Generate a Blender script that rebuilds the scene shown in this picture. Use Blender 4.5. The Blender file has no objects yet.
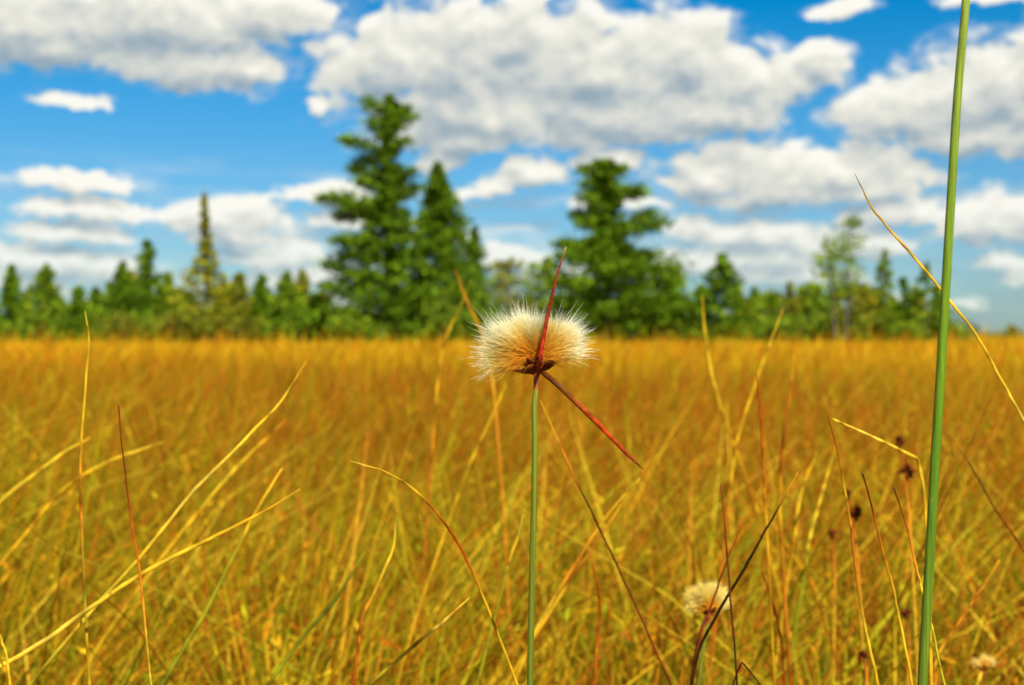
import bpy, math, random
import numpy as np

# ------------------------------------------------------------------ set-up
S = bpy.context.scene
COL = S.collection
RND = random.Random(11)
NPR = np.random.default_rng(5)
R = math.radians

F_PX = 1407.0            # focal length in pixels of the 1024 px wide photograph
HZ = 335.0               # horizon row
CAM_H = 0.65             # eye height over the bog surface


def at(px, py, d):
    """point seen at column px, row py, d metres ahead of the camera"""
    return np.array([(px - 512.0) / F_PX * d, d, CAM_H + (HZ - py) / F_PX * d])


cd = bpy.data.cameras.new('camera')
cam = bpy.data.objects.new('camera', cd)
COL.objects.link(cam)
cam.location = (0, 0, CAM_H)
cam.rotation_euler = (R(90), 0, 0)
cd.sensor_width = 36.0
cd.lens = 36.0 * F_PX / 1024.0
cd.shift_y = -(342.5 - HZ) / 1024.0
cd.clip_start = 0.02
cd.clip_end = 6000
cd.dof.use_dof = True
cd.dof.focus_distance = 0.50
cd.dof.aperture_fstop = 17.0
S.camera = cam

S.view_settings.view_transform = 'Standard'
S.view_settings.look = 'None'
S.view_settings.exposure = 1.05
S.view_settings.gamma = 1.0
S.view_settings.use_curve_mapping = False
S.cycles.use_denoising = True
S.cycles.max_bounces = 9
S.cycles.diffuse_bounces = 7
S.cycles.glossy_bounces = 2
S.cycles.transmission_bounces = 7
S.cycles.transparent_max_bounces = 4

SUN_EL, SUN_ROT = R(47), R(160)          # high, behind the camera's right shoulder
SUN_DIR = np.array([math.sin(SUN_ROT) * math.cos(SUN_EL), math.cos(SUN_ROT) * math.cos(SUN_EL), math.sin(SUN_EL)])
sd = bpy.data.lights.new('sun', 'SUN')
sd.energy = 5.0
sd.angle = R(0.5)
sd.color = (1.0, 0.95, 0.86)
sun = bpy.data.objects.new('sun', sd)
COL.objects.link(sun)
sun.location = (3, -3, 8)
from mathutils import Vector
sun.rotation_euler = Vector(SUN_DIR).to_track_quat('Z', 'Y').to_euler()


# ------------------------------------------------------------------ sky with clouds
# cumulus banks by bearing and height: centre column, row, half width, half height
# (turned into degrees of azimuth and elevation below), and how dense
CLOUDS = [
    # bank at upper left
    (30, 18, 135, 50), (150, 12, 150, 52), (252, 8, 92, 28), (205, 64, 84, 32), (246, 68, 36, 22), (55, 45, 70, 26),
    # big bank in the middle
    (378, 60, 60, 48), (450, 52, 100, 62), (515, 30, 60, 44), (590, 62, 130, 62), (680, 50, 66, 44),
    (755, 80, 84, 36), (815, 62, 24, 22), (470, 105, 120, 48), (610, 112, 120, 40), (700, 105, 90, 34),
    (470, 140, 60, 20),
    # bank at right
    (905, 108, 78, 34), (985, 88, 90, 50), (1060, 80, 90, 58), (975, 130, 80, 26), (1040, 130, 60, 30),
    # rows below
    (436, 158, 30, 18), (530, 172, 44, 20), (610, 158, 42, 15), (500, 185, 34, 10),
    (700, 172, 50, 24), (760, 168, 70, 34), (840, 168, 92, 28), (770, 192, 90, 18), (860, 190, 50, 14),
    (985, 216, 66, 24), (900, 214, 60, 16), (1050, 215, 60, 26),
    (688, 228, 24, 16), (765, 236, 74, 20), (860, 240, 60, 16), (700, 262, 80, 17), (800, 274, 70, 13), (770, 255, 60, 14),
    (1000, 258, 26, 13), (1018, 276, 18, 9), (900, 300, 22, 6), (965, 300, 14, 5),
    # small ones
    (845, 5, 36, 12), (985, -2, 50, 10), (64, 101, 42, 11), (320, 106, 16, 6),
    # left
    (78, 178, 56, 11), (150, 212, 60, 10), (70, 206, 62, 14), (60, 230, 60, 14), (222, 214, 66, 22), (235, 235, 50, 12), (325, 193, 52, 12),
    (40, 262, 70, 20), (115, 268, 44, 16), (20, 285, 50, 12), (280, 252, 72, 18), (300, 275, 60, 14), (345, 215, 40, 12), (160, 300, 70, 10), (320, 300, 60, 8),
    (470, 192, 30, 8), (505, 258, 44, 13), (560, 272, 40, 10), (450, 240, 30, 9), (610, 200, 50, 9),
]


def ang(px, py):
    x, z = (px - 512.0) / F_PX, (HZ - py) / F_PX
    return math.degrees(math.atan(x)), math.degrees(math.atan(z / math.hypot(1, x)))


world = bpy.data.worlds.new('World')
S.world = world
world.use_nodes = True
WT = world.node_tree
WT.nodes.clear()


class G:
    """tiny helper to write node trees as expressions"""
    def __init__(self, t): self.t = t
    def put(self, s, v):
        if isinstance(v, bpy.types.NodeSocket): self.t.links.new(v, s)
        elif v is not None: s.default_value = v
    def m(self, op, a, b=None, c=None, clamp=False):
        n = self.t.nodes.new('ShaderNodeMath'); n.operation = op; n.use_clamp = clamp
        for i, v in enumerate((a, b, c)): self.put(n.inputs[i], v)
        return n.outputs[0]
    def v(self, op, a, b=None, c=None, s=None):
        n = self.t.nodes.new('ShaderNodeVectorMath'); n.operation = op
        for i, x in enumerate((a, b, c)):
            if x is not None: self.put(n.inputs[i], x)
        if s is not None: self.put(n.inputs['Scale'], s)
        return n.outputs['Value'] if op in ('LENGTH', 'DOT_PRODUCT', 'DISTANCE') else n.outputs[0]
    def noise(self, vec, scale, detail=4, rough=0.55, color=False, dist=0.0):
        n = self.t.nodes.new('ShaderNodeTexNoise')
        self.put(n.inputs['Vector'], vec); n.inputs['Scale'].default_value = scale
        n.inputs['Detail'].default_value = detail; n.inputs['Roughness'].default_value = rough
        n.inputs['Distortion'].default_value = dist
        return n.outputs['Color' if color else 'Fac']
    def smooth(self, x, a, b, lo=0.0, hi=1.0):
        n = self.t.nodes.new('ShaderNodeMapRange'); n.interpolation_type = 'SMOOTHSTEP'
        self.put(n.inputs[0], x)
        for i, q in zip((1, 2, 3, 4), (a, b, lo, hi)): self.put(n.inputs[i], q)
        return n.outputs[0]
    def mix(self, f, a, b, kind='MIX'):
        n = self.t.nodes.new('ShaderNodeMix'); n.data_type = 'RGBA'; n.blend_type = kind
        self.put(n.inputs[0], f); self.put(n.inputs[6], a); self.put(n.inputs[7], b)
        return n.outputs[2]


def cloud_field():
    gt = bpy.data.node_groups.new('cloud_field', 'ShaderNodeTree')
    gt.interface.new_socket('P', in_out='INPUT', socket_type='NodeSocketVector')
    gt.interface.new_socket('F', in_out='OUTPUT', socket_type='NodeSocketFloat')
    gi = gt.nodes.new('NodeGroupInput'); go = gt.nodes.new('NodeGroupOutput')
    g = G(gt)
    p = gi.outputs[0]
    w1 = g.noise(g.v('MULTIPLY', p, (0.8, 1.5, 1)), 0.42, 2, 0.5, color=True)
    w2 = g.noise(g.v('MULTIPLY', p, (0.8, 1.2, 1)), 1.5, 3, 0.55, color=True)
    q = g.v('MULTIPLY_ADD', g.v('SUBTRACT', w1, (.5, .5, .5)), (2.2, 1.1, 0), p)
    q = g.v('MULTIPLY_ADD', g.v('SUBTRACT', w2, (.5, .5, .5)), (0.9, 0.7, 0), q)
    d = None
    for (x, y, rx, ry) in CLOUDS:
        a, e = ang(x, y + 0.25 * ry); ry = ry * 1.26; rx = rx * 1.10
        k = math.degrees(1 / F_PX)
        ix, iy = 1 / (rx * k), 1 / (ry * k)
        nv = g.v('MULTIPLY_ADD', q, (ix, iy, 0), (-a * ix, -e * iy, 0))
        l = g.v('LENGTH', g.v('MAXIMUM', nv, g.v('MULTIPLY', nv, (-1, -1.7, 0))))   # flatter below
        if d is None: d = l
        else: d = g.m('SMOOTH_MIN', d, l, 0.16)
    # the rest of the sky round about, outside what the list covers
    sep = gt.nodes.new('ShaderNodeSeparateXYZ'); gt.links.new(p, sep.inputs[0])
    away = g.m('MAXIMUM', g.smooth(g.m('ABSOLUTE', sep.outputs[0]), 21, 25), g.smooth(sep.outputs[1], 15, 18))
    rest = g.smooth(g.noise(g.v('MULTIPLY', p, (0.5, 1, 1)), 0.16, 3, 0.5), 0.46, 0.66, 1.5, 0.2)
    d = g.m('MINIMUM', d, g.m('ADD', rest, g.m('MULTIPLY', g.m('SUBTRACT', 1.0, away), 6.0)))
    bill = g.noise(g.v('MULTIPLY', p, (0.75, 1.15, 1)), 0.95, 5, 0.50)
    def puff(sc):
        n = gt.nodes.new('ShaderNodeTexVoronoi'); n.voronoi_dimensions = '2D'; n.feature = 'F1'
        gt.links.new(g.v('MULTIPLY', q, (0.8, 1.0, 1)), n.inputs['Vector']); n.inputs['Scale'].default_value = sc
        return g.m('SUBTRACT', 0.45, n.outputs['Distance'])
    f = g.m('SUBTRACT', 1.0, d)
    f = g.m('MULTIPLY_ADD', puff(0.62), 0.42, f)
    f = g.m('MULTIPLY_ADD', puff(1.7), 0.26, f)
    f = g.m('MULTIPLY_ADD', g.m('SUBTRACT', bill, 0.5), 0.65, f)
    gt.links.new(f, go.inputs[0])
    return gt


def build_sky():
    g = G(WT)
    tc = WT.nodes.new('ShaderNodeTexCoord')
    sp = WT.nodes.new('ShaderNodeSeparateXYZ'); WT.links.new(tc.outputs['Generated'], sp.inputs[0])
    az = g.m('MULTIPLY', g.m('ARCTAN2', sp.outputs[0], sp.outputs[1]), 57.29578)
    el = g.m('MULTIPLY', g.m('ARCSINE', sp.outputs[2]), 57.29578)
    cb = WT.nodes.new('ShaderNodeCombineXYZ'); WT.links.new(az, cb.inputs[0]); WT.links.new(el, cb.inputs[1])
    P = cb.outputs[0]
    gt = cloud_field()
    def field(vec):
        n = WT.nodes.new('ShaderNodeGroup'); n.node_tree = gt
        WT.links.new(vec, n.inputs[0]); return n.outputs[0]
    f0 = field(P)
    f1 = field(g.v('ADD', P, (0.20, 0.60, 0)))
    torn = g.noise(g.v('MULTIPLY', P, (0.6, 1.6, 1)), 0.9, 6, 0.62)
    edge = g.m('MULTIPLY_ADD', g.m('SUBTRACT', torn, 0.5), 0.9, f0)        # ragged thin rims
    alpha = g.m('MAXIMUM', g.smooth(f0, 0.0, 0.30), g.smooth(edge, -0.16, 0.50, 0.0, 0.9))
    veil = g.noise(g.v('MULTIPLY', P, (0.22, 1.1, 1)), 0.8, 5, 0.6)        # thin low layers near the horizon
    alpha = g.m('MAXIMUM', alpha, g.m('MULTIPLY', g.smooth(veil, 0.42, 0.66, 0.0, 0.75), g.smooth(el, 4.5, 7.5, 1.0, 0.0)))
    lit = g.m('SUBTRACT', f0, f1)
    lit = g.m('MULTIPLY_ADD', lit, 0.72, 0.74)
    f2 = field(g.v('ADD', P, (0.1, 1.7, 0)))
    lit = g.m('SUBTRACT', lit, g.smooth(f2, 0.0, 0.9, 0.0, 0.24))   # shaded by the cloud above
    # thick middles take less light
    lit = g.m('SUBTRACT', lit, g.smooth(f0, 0.25, 1.0, 0.0, 0.16), clamp=True)
    rp = WT.nodes.new('ShaderNodeValToRGB'); WT.links.new(lit, rp.inputs[0])
    cr = rp.color_ramp
    cr.elements[0].position = 0.10; cr.elements[0].color = (0.31, 0.41, 0.48, 1)
    cr.elements[1].position = 1.0; cr.elements[1].color = (1.0, 0.975, 0.88, 1)
    for pos, c in ((0.35, (0.47, 0.53, 0.55)), (0.55, (0.66, 0.68, 0.64)), (0.75, (0.80, 0.79, 0.70))):
        e = cr.elements.new(pos); e.color = (*c, 1)
    sky = WT.nodes.new('ShaderNodeTexSky')
    sky.sky_type = 'NISHITA'; sky.sun_disc = False
    sky.sun_elevation = SUN_EL; sky.sun_rotation = SUN_ROT
    sky.air_density = 1.0; sky.dust_density = 0.3; sky.ozone_density = 5.0
    hs = WT.nodes.new('ShaderNodeHueSaturation')
    hs.inputs['Saturation'].default_value = 1.5; hs.inputs['Hue'].default_value = 0.496; hs.inputs['Value'].default_value = 0.94
    WT.links.new(sky.outputs[0], hs.inputs['Color'])
    air = g.mix(g.smooth(el, -1.0, 11.0), (0.50, 0.70, 0.86, 1), (1, 1, 1, 1))     # deep blue, clean air low down
    skyc = g.mix(1.0, hs.outputs[0], air, 'MULTIPLY')
    b0 = WT.nodes.new('ShaderNodeBackground'); WT.links.new(skyc, b0.inputs[0]); b0.inputs[1].default_value = 0.056
    b1 = WT.nodes.new('ShaderNodeBackground'); WT.links.new(rp.outputs[0], b1.inputs[0]); b1.inputs[1].default_value = 0.485
    # low clouds sink into the air
    far = g.smooth(el, -0.5, 6.0, 0.6, 0.98)
    a = g.m('MULTIPLY', alpha, far)
    a = g.m('MULTIPLY', a, g.smooth(el, -0.2, 0.6))
    ms = WT.nodes.new('ShaderNodeMixShader')
    WT.links.new(a, ms.inputs[0]); WT.links.new(b0.outputs[0], ms.inputs[1]); WT.links.new(b1.outputs[0], ms.inputs[2])
    out = WT.nodes.new('ShaderNodeOutputWorld'); WT.links.new(ms.outputs[0], out.inputs[0])
    world.cycles.sampling_method = 'MANUAL'; world.cycles.sample_map_resolution = 512


build_sky()


# ------------------------------------------------------------------ helpers
def new_mat(name):
    m = bpy.data.materials.new(name); m.use_nodes = True
    m.node_tree.nodes.clear()
    return m, G(m.node_tree)


def leaf_mat(name, transl=0.3, rough=0.55, spec=0.3, var=0.25, vscale=60.0, boost=(1, 1, 1)):
    """thin plant tissue coloured by the mesh's own tint, with mottling"""
    m, g = new_mat(name); t = m.node_tree
    at_ = t.nodes.new('ShaderNodeAttribute'); at_.attribute_name = 'tint'
    tc = t.nodes.new('ShaderNodeTexCoord')
    n = g.noise(tc.outputs['Object'], vscale, 3, 0.6)
    k = g.smooth(n, 0.25, 0.75, 1 - var, 1 + var)
    c = g.v('SCALE', at_.outputs['Color'], s=k)
    pb = t.nodes.new('ShaderNodeBsdfPrincipled')
    t.links.new(c, pb.inputs['Base Color']); pb.inputs['Roughness'].default_value = rough
    pb.inputs['Specular IOR Level'].default_value = spec
    tr = t.nodes.new('ShaderNodeBsdfTranslucent'); t.links.new(g.v('MULTIPLY', c, boost), tr.inputs[0])
    ms = t.nodes.new('ShaderNodeMixShader'); ms.inputs[0].default_value = transl
    t.links.new(pb.outputs[0], ms.inputs[1]); t.links.new(tr.outputs[0], ms.inputs[2])
    o = t.nodes.new('ShaderNodeOutputMaterial'); t.links.new(ms.outputs[0], o.inputs[0])
    return m


M_BLADE = leaf_mat('dry_sedge', 0.45, 0.6, 0.04, 0.3, 90)
M_STALK = leaf_mat('sedge_stalk', 0.0, 0.55, 0.05, 0.3, 250)
M_BRACT = leaf_mat('bract_skin', 0.12, 0.5, 0.1, 0.5, 420)
M_COTTON = leaf_mat('cotton_bristle', 0.55, 0.7, 0.06, 0.03, 200)
M_NEEDLE = leaf_mat('needle_foliage', 0.3, 0.7, 0.05, 0.4, 1.3)
M_LEAF = leaf_mat('leaf_foliage', 0.35, 0.65, 0.07, 0.35, 1.6)
M_BARK = leaf_mat('bark', 0.0, 0.9, 0.1, 0.35, 9)
M_SEED = leaf_mat('seed_husk', 0.0, 0.8, 0.02, 0.35, 300)


def rush_mat():
    m, g = new_mat('ribbed_stalk'); t = m.node_tree
    at_ = t.nodes.new('ShaderNodeAttribute'); at_.attribute_name = 'tint'
    tc = t.nodes.new('ShaderNodeTexCoord'); o_ = tc.outputs['Object']
    ribs = g.noise(g.v('MULTIPLY', o_, (2600, 2600, 9)), 1.0, 3, 0.6)
    spots_n = g.noise(g.v('MULTIPLY', o_, (500, 500, 130)), 1.0, 4, 0.65)
    c = g.v('SCALE', at_.outputs['Color'], s=g.smooth(ribs, 0.3, 0.7, 0.68, 1.28))
    c = g.mix(g.smooth(spots_n, 0.62, 0.74, 0.0, 0.55), c, (0.24, 0.17, 0.03, 1))
    pb = t.nodes.new('ShaderNodeBsdfPrincipled'); t.links.new(c, pb.inputs['Base Color'])
    pb.inputs['Roughness'].default_value = 0.5; pb.inputs['Specular IOR Level'].default_value = 0.14
    bp = t.nodes.new('ShaderNodeBump'); bp.inputs['Strength'].default_value = 0.5; bp.inputs['Distance'].default_value = 0.0004
    t.links.new(ribs, bp.inputs['Height']); t.links.new(bp.outputs[0], pb.inputs['Normal'])
    o = t.nodes.new('ShaderNodeOutputMaterial'); t.links.new(pb.outputs[0], o.inputs[0])
    return m


M_RUSH = rush_mat()


class MB:
    """gathers vertices, faces and a tint per vertex; links them as one mesh object"""
    def __init__(self): self.v = []; self.f = []; self.c = []
    def add(self, vs, fs, cs):
        o = len(self.v)
        self.v.extend(vs); self.c.extend(cs)
        self.f.extend([tuple(i + o for i in q) for q in fs])
    def tube(self, pts, rad, cols, n=6, flat=1.0, cap=True, side=None):
        """tapered tube along pts; flat<1 squashes it across the view into a blade"""
        pts = np.asarray(pts, float); k = len(pts)
        tg = np.gradient(pts, axis=0); tg /= np.linalg.norm(tg, axis=1)[:, None] + 1e-12
        ref = np.array(side if side is not None else (0.13, 1.0, 0.07))
        vs = []; cs = []
        for i in range(k):
            u = np.cross(tg[i], ref); u /= np.linalg.norm(u) + 1e-9
            w = np.cross(u, tg[i])
            for j in range(n):
                a = 2 * math.pi * j / n
                vs.append(tuple(pts[i] + rad[i] * (math.cos(a) * u + flat * math.sin(a) * w)))
                cs.append(tuple(cols[i]))
        fs = [(i * n + j, i * n + (j + 1) % n, (i + 1) * n + (j + 1) % n, (i + 1) * n + j) for i in range(k - 1) for j in range(n)]
        if cap:
            fs.append(tuple(range(n))[::-1]); fs.append(tuple((k - 1) * n + j for j in range(n)))
        self.add(vs, fs, cs)
    def build(self, name, mat, parent=None, smooth=True):
        return mesh_obj(name, np.array(self.v, np.float32), self.f, np.array(self.c, np.float32), mat, parent, smooth)


def mesh_obj(name, v, f, c, mat, parent=None, smooth=True, loc=None):
    if parent is not None: v = v - np.array(parent.location, np.float32)
    me = bpy.data.meshes.new(name)
    if isinstance(f, np.ndarray):           # all quads
        me.vertices.add(len(v)); me.vertices.foreach_set('co', np.ascontiguousarray(v, np.float32).ravel())
        me.loops.add(f.size); me.loops.foreach_set('vertex_index', f.astype(np.int32).ravel())
        me.polygons.add(len(f))
        me.polygons.foreach_set('loop_start', np.arange(0, f.size, f.shape[1], dtype=np.int32))
        me.update(calc_edges=True)
    else:
        me.from_pydata([tuple(x) for x in v], [], f)
    a = me.attributes.new('tint', 'FLOAT_COLOR', 'POINT')
    c4 = np.ones((len(v), 4), np.float32); c4[:, :3] = c[:, :3]
    a.data.foreach_set('color', c4.ravel())
    if smooth: me.polygons.foreach_set('use_smooth', np.ones(len(me.polygons), bool))
    me.materials.append(mat)
    o = bpy.data.objects.new(name, me); COL.objects.link(o)
    if parent is not None: o.parent = parent
    return o


def tag(o, label=None, cat=None, group=None, kind=None):
    for k, v in (('label', label), ('category', cat), ('group', group), ('kind', kind)):
        if v: o[k] = v
    return o


def empty(name, loc):
    o = bpy.data.objects.new(name, None); COL.objects.link(o)
    o.location = [float(x) for x in loc]; o.empty_display_size = 0.1
    return o


def spline(pts, per=8):
    """smooth curve through the points (Hermite on chord length, so uneven steps do not loop)"""
    p = np.asarray(pts, float)
    L = np.maximum(np.linalg.norm(np.diff(p, axis=0), axis=1), 1e-7)
    sl = np.diff(p, axis=0) / L[:, None]
    tg = np.empty_like(p); tg[0] = sl[0]; tg[-1] = sl[-1]
    for i in range(1, len(p) - 1):
        tg[i] = (sl[i - 1] * L[i] + sl[i] * L[i - 1]) / (L[i] + L[i - 1])
    out = []
    for i in range(len(p) - 1):
        for k in range(per):
            t = k / per
            out.append((2 * t ** 3 - 3 * t * t + 1) * p[i] + (t ** 3 - 2 * t * t + t) * L[i] * tg[i]
                       + (3 * t * t - 2 * t ** 3) * p[i + 1] + (t ** 3 - t * t) * L[i] * tg[i + 1])
    out.append(p[-1])
    return np.array(out)


def ramp(stops, ts):
    xs = [s[0] for s in stops]
    return np.stack([np.interp(ts, xs, [s[1][k] for s in stops]) for k in range(3)], axis=-1)


# ------------------------------------------------------------------ ground
def ground_z(x, y):
    return 0.035 * np.sin(x * 2.1 + 0.6 * y) * np.sin(y * 1.7 - 0.4 * x) + 0.02 * np.sin(x * 5.3 + 1) * np.sin(y * 4.1)


def build_ground():
    ys = np.concatenate([np.linspace(-6, 14, 90), np.geomspace(15, 4000, 40)])
    xs = np.concatenate([-np.geomspace(3000, 8, 30), np.linspace(-7, 7, 70), np.geomspace(8, 3000, 30)])
    X, Y = np.meshgrid(xs, ys)
    Z = ground_z(X, Y) * np.clip(1.5 - np.hypot(X, Y) / 40, 0, 1)
    v = np.stack([X, Y, Z], -1).reshape(-1, 3); nx = len(xs)
    i = (np.arange(len(ys) - 1)[:, None] * nx + np.arange(nx - 1)[None]).ravel()
    f = np.stack([i, i + 1, i + nx + 1, i + nx], -1)
    m, g = new_mat('bog_soil'); t = m.node_tree
    tc = t.nodes.new('ShaderNodeTexCoord')
    n1 = g.noise(tc.outputs['Object'], 0.35, 6, 0.65); n2 = g.noise(tc.outputs['Object'], 14, 5, 0.65)
    c = g.mix(g.smooth(n1, 0.35, 0.65), (0.24, 0.115, 0.008, 1), (0.17, 0.12, 0.010, 1))
    c = g.mix(g.smooth(n2, 0.3, 0.7), c, (0.08, 0.04, 0.006, 1))
    pb = t.nodes.new('ShaderNodeBsdfPrincipled'); t.links.new(c, pb.inputs['Base Color']); pb.inputs['Roughness'].default_value = 0.95
    bp = t.nodes.new('ShaderNodeBump'); bp.inputs['Strength'].default_value = 0.6; bp.inputs['Distance'].default_value = 0.03
    t.links.new(n2, bp.inputs['Height']); t.links.new(bp.outputs[0], pb.inputs['Normal'])
    o = t.nodes.new('ShaderNodeOutputMaterial'); t.links.new(pb.outputs[0], o.inputs[0])
    ob = mesh_obj('ground', v.astype(np.float32), f, np.ones((len(v), 3), np.float32), m)
    tag(ob, 'boggy orange brown ground under the sedge', kind='structure')


build_ground()

# ------------------------------------------------------------------ the sedge field
GOLD = np.array([(0.60, 0.33, 0.006), (0.64, 0.38, 0.008), (0.56, 0.28, 0.005), (0.52, 0.22, 0.005), (0.68, 0.45, 0.015)])
RUST = np.array([(0.46, 0.12, 0.006), (0.38, 0.075, 0.005), (0.52, 0.17, 0.006)])
GREEN = np.array([(0.34, 0.31, 0.006), (0.42, 0.34, 0.007), (0.24, 0.26, 0.006)])


def patch(x, y, s, seed):
    """soft patches over the field, 0..1"""
    r = np.random.default_rng(seed); o = np.zeros_like(x)
    for _ in range(5):
        a, b, c = r.uniform(-1, 1, 3); o += np.sin((a * x + 0.45 * b * y) * s + c * 6.28)
    return 0.5 + 0.5 * np.tanh(o / 1.8)


def blades(n, xy, h, w, seg, lean, seed, pal):
    r = np.random.default_rng(seed)
    x, y = xy
    z0 = ground_z(x, y)
    th = r.uniform(0, 2 * np.pi, n)
    # prevailing lean to the right, as the wind laid it
    lx = lean * (0.55 * r.normal(0.45, 0.75, n)); ly = lean * r.normal(0, 0.45, n)
    bend = r.uniform(0.6, 2.4, n)
    t = np.linspace(0, 1, seg + 1)
    px = x[:, None] + (lx * h)[:, None] * t[None] ** bend[:, None]
    py = y[:, None] + (ly * h)[:, None] * t[None] ** bend[:, None]
    droop = np.clip(r.normal(0.02, 0.16, n), 0, 0.6)
    pz = z0[:, None] + h[:, None] * (t[None] - droop[:, None] * t[None] ** 3)
    prof = np.array([0.7, 1, 1, 0.9, 0.65, 0.12]) if seg == 5 else np.array([0.8, 1, 0.85, 0.12])
    hw = 0.5 * w[:, None] * prof[None]
    # ribbons lie at any angle but mostly flat to the south
    th = r.normal(0, 0.9, n)
    ox, oy = np.cos(th)[:, None] * hw, np.sin(th)[:, None] * hw
    L = np.stack([px - ox, py - oy, pz], -1); Rr = np.stack([px + ox, py + oy, pz], -1)
    v = np.stack([L, Rr], 2).reshape(-1, 3)
    k = 2 * (seg + 1)
    b = (np.arange(n) * k)[:, None] + (np.arange(seg) * 2)[None]
    f = np.stack([b, b + 1, b + 3, b + 2], -1).reshape(-1, 4)
    base, tip = pal(x, y, r, n)
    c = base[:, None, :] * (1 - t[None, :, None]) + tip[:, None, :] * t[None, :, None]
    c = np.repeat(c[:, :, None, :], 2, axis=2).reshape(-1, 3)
    return v, f, c


def pal_gold(x, y, r, n):
    pg = patch(x, y, 2.3, 3); pr = patch(x, y, 1.3, 8); pf = patch(x, y, 0.22, 4)
    far = np.clip((y - 3) / 12, 0, 1)
    u = r.uniform(0, 1, n)
    p_rust = (0.15 + 0.42 * pr) * (1 - 0.15 * far) * np.clip(1.45 - y / 60, 0.55, 1.3); p_green = (0.32 + 0.44 * pg) * (1 - 0.8 * far)
    g = GOLD[r.integers(0, len(GOLD), n)]; k = RUST[r.integers(0, len(RUST), n)]; e = GREEN[r.integers(0, len(GREEN), n)]
    tip = np.where((u < p_rust)[:, None], k, np.where((u > 1 - p_green)[:, None], e, g))
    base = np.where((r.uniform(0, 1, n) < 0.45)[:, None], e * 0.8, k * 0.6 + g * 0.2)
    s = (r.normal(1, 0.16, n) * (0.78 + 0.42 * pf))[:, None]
    return base * s, tip * s


def pal_pale(x, y, r, n):
    p = np.array([(0.70, 0.46, 0.03), (0.62, 0.34, 0.012), (0.58, 0.40, 0.02), (0.52, 0.20, 0.008), (0.40, 0.36, 0.014)])
    tip = p[r.integers(0, len(p), n)]; base = GREEN[r.integers(0, len(GREEN), n)]
    return base, tip


def spots(n, y0, y1, r, logd, side=0.46, pad=0.9):
    if logd: y = np.exp(r.uniform(np.log(y0), np.log(y1), n))
    else:
        y = np.sqrt(r.uniform((y0 + pad / side) ** 2, (y1 + pad / side) ** 2, n)) - pad / side
    x = r.uniform(-1, 1, n) * (side * y + pad)
    # clumping into tussocks
    x = x + 0.05 * np.sin(x * 17 + y * 5); y = y + 0.05 * np.sin(y * 15 + x * 7)
    return x, y


def merge(parts):
    vs, fs, cs, o = [], [], [], 0
    for v, f, c in parts:
        vs.append(v); fs.append(f + o); cs.append(c); o += len(v)
    return np.concatenate(vs).astype(np.float32), np.concatenate(fs), np.concatenate(cs).astype(np.float32)


def build_sedge():
    r = NPR
    n = 54000; xy = spots(n, 0.75, 4.2, r, False)
    h = np.clip(r.normal(0.37, 0.075, n), 0.12, 0.56); h = np.where(xy[1] < 1.1, np.minimum(h, 0.40), h)
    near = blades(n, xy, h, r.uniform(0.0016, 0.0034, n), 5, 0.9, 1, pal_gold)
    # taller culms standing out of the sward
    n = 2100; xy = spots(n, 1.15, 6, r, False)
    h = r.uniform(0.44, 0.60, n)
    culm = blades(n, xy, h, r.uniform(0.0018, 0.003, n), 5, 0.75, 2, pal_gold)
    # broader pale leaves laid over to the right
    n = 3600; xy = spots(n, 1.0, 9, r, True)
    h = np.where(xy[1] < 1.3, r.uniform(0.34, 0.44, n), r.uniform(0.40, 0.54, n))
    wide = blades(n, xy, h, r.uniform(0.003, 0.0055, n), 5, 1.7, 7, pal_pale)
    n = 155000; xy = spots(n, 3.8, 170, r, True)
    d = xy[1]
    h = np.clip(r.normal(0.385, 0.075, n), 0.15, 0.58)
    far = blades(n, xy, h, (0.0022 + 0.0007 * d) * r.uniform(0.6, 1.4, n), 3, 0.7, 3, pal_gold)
    # ragged taller tufts toward the foot of the trees
    n2 = 2600; xy2 = spots(n2, 14, 60, r, True)
    edge = blades(n2, xy2, r.uniform(0.45, 0.85, n2), (0.004 + 0.0006 * xy2[1]), 3, 0.7, 12, pal_gold)
    v, f, c = merge([near, culm, wide, far, edge])
    tag(mesh_obj('sedge_grass', v, f, c, M_BLADE, None, True), 'golden and rust coloured sedge covering the whole bog', 'grass', kind='stuff')


def build_litter():
    """small leaves of bog shrubs low down between the sedge"""
    r = np.random.default_rng(21)
    n = 84000; x, y = spots(n, 0.85, 6.0, r, False)
    z = ground_z(x, y) + r.uniform(0.05, 0.42, n)
    a = r.uniform(0, 2 * np.pi, n); tl = r.uniform(-0.9, 0.9, n)
    L = r.uniform(0.006, 0.014, n); W = L * r.uniform(0.14, 0.28, n)
    z = np.where(y < 1.5, np.minimum(z, 0.36), z)
    u = np.stack([np.cos(a) * np.cos(tl), np.sin(a) * np.cos(tl), np.sin(tl)], -1)
    s = np.stack([-np.sin(a), np.cos(a), r.uniform(-.5, .5, n)], -1)
    p = np.stack([x, y, z], -1)
    v = np.stack([p - u * L[:, None], p + s * W[:, None], p + u * L[:, None], p - s * W[:, None]], 1).reshape(-1, 3)
    f = np.arange(n * 4).reshape(-1, 4)
    pal = np.array([(0.36, 0.33, 0.008), (0.24, 0.26, 0.008), (0.56, 0.34, 0.008), (0.50, 0.20, 0.005), (0.36, 0.09, 0.004), (0.16, 0.18, 0.006), (0.62, 0.44, 0.015), (0.58, 0.30, 0.008)])
    c = np.repeat((pal[r.integers(0, len(pal), n)] * r.normal(1, .2, n)[:, None]), 4, axis=0)
    tag(mesh_obj('undergrowth_leaves', v.astype(np.float32), f, c.astype(np.float32), M_BLADE, None, False),
        'small green and red bog leaves low among the sedge', 'ground cover', kind='stuff')


build_sedge()
build_litter()


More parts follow.
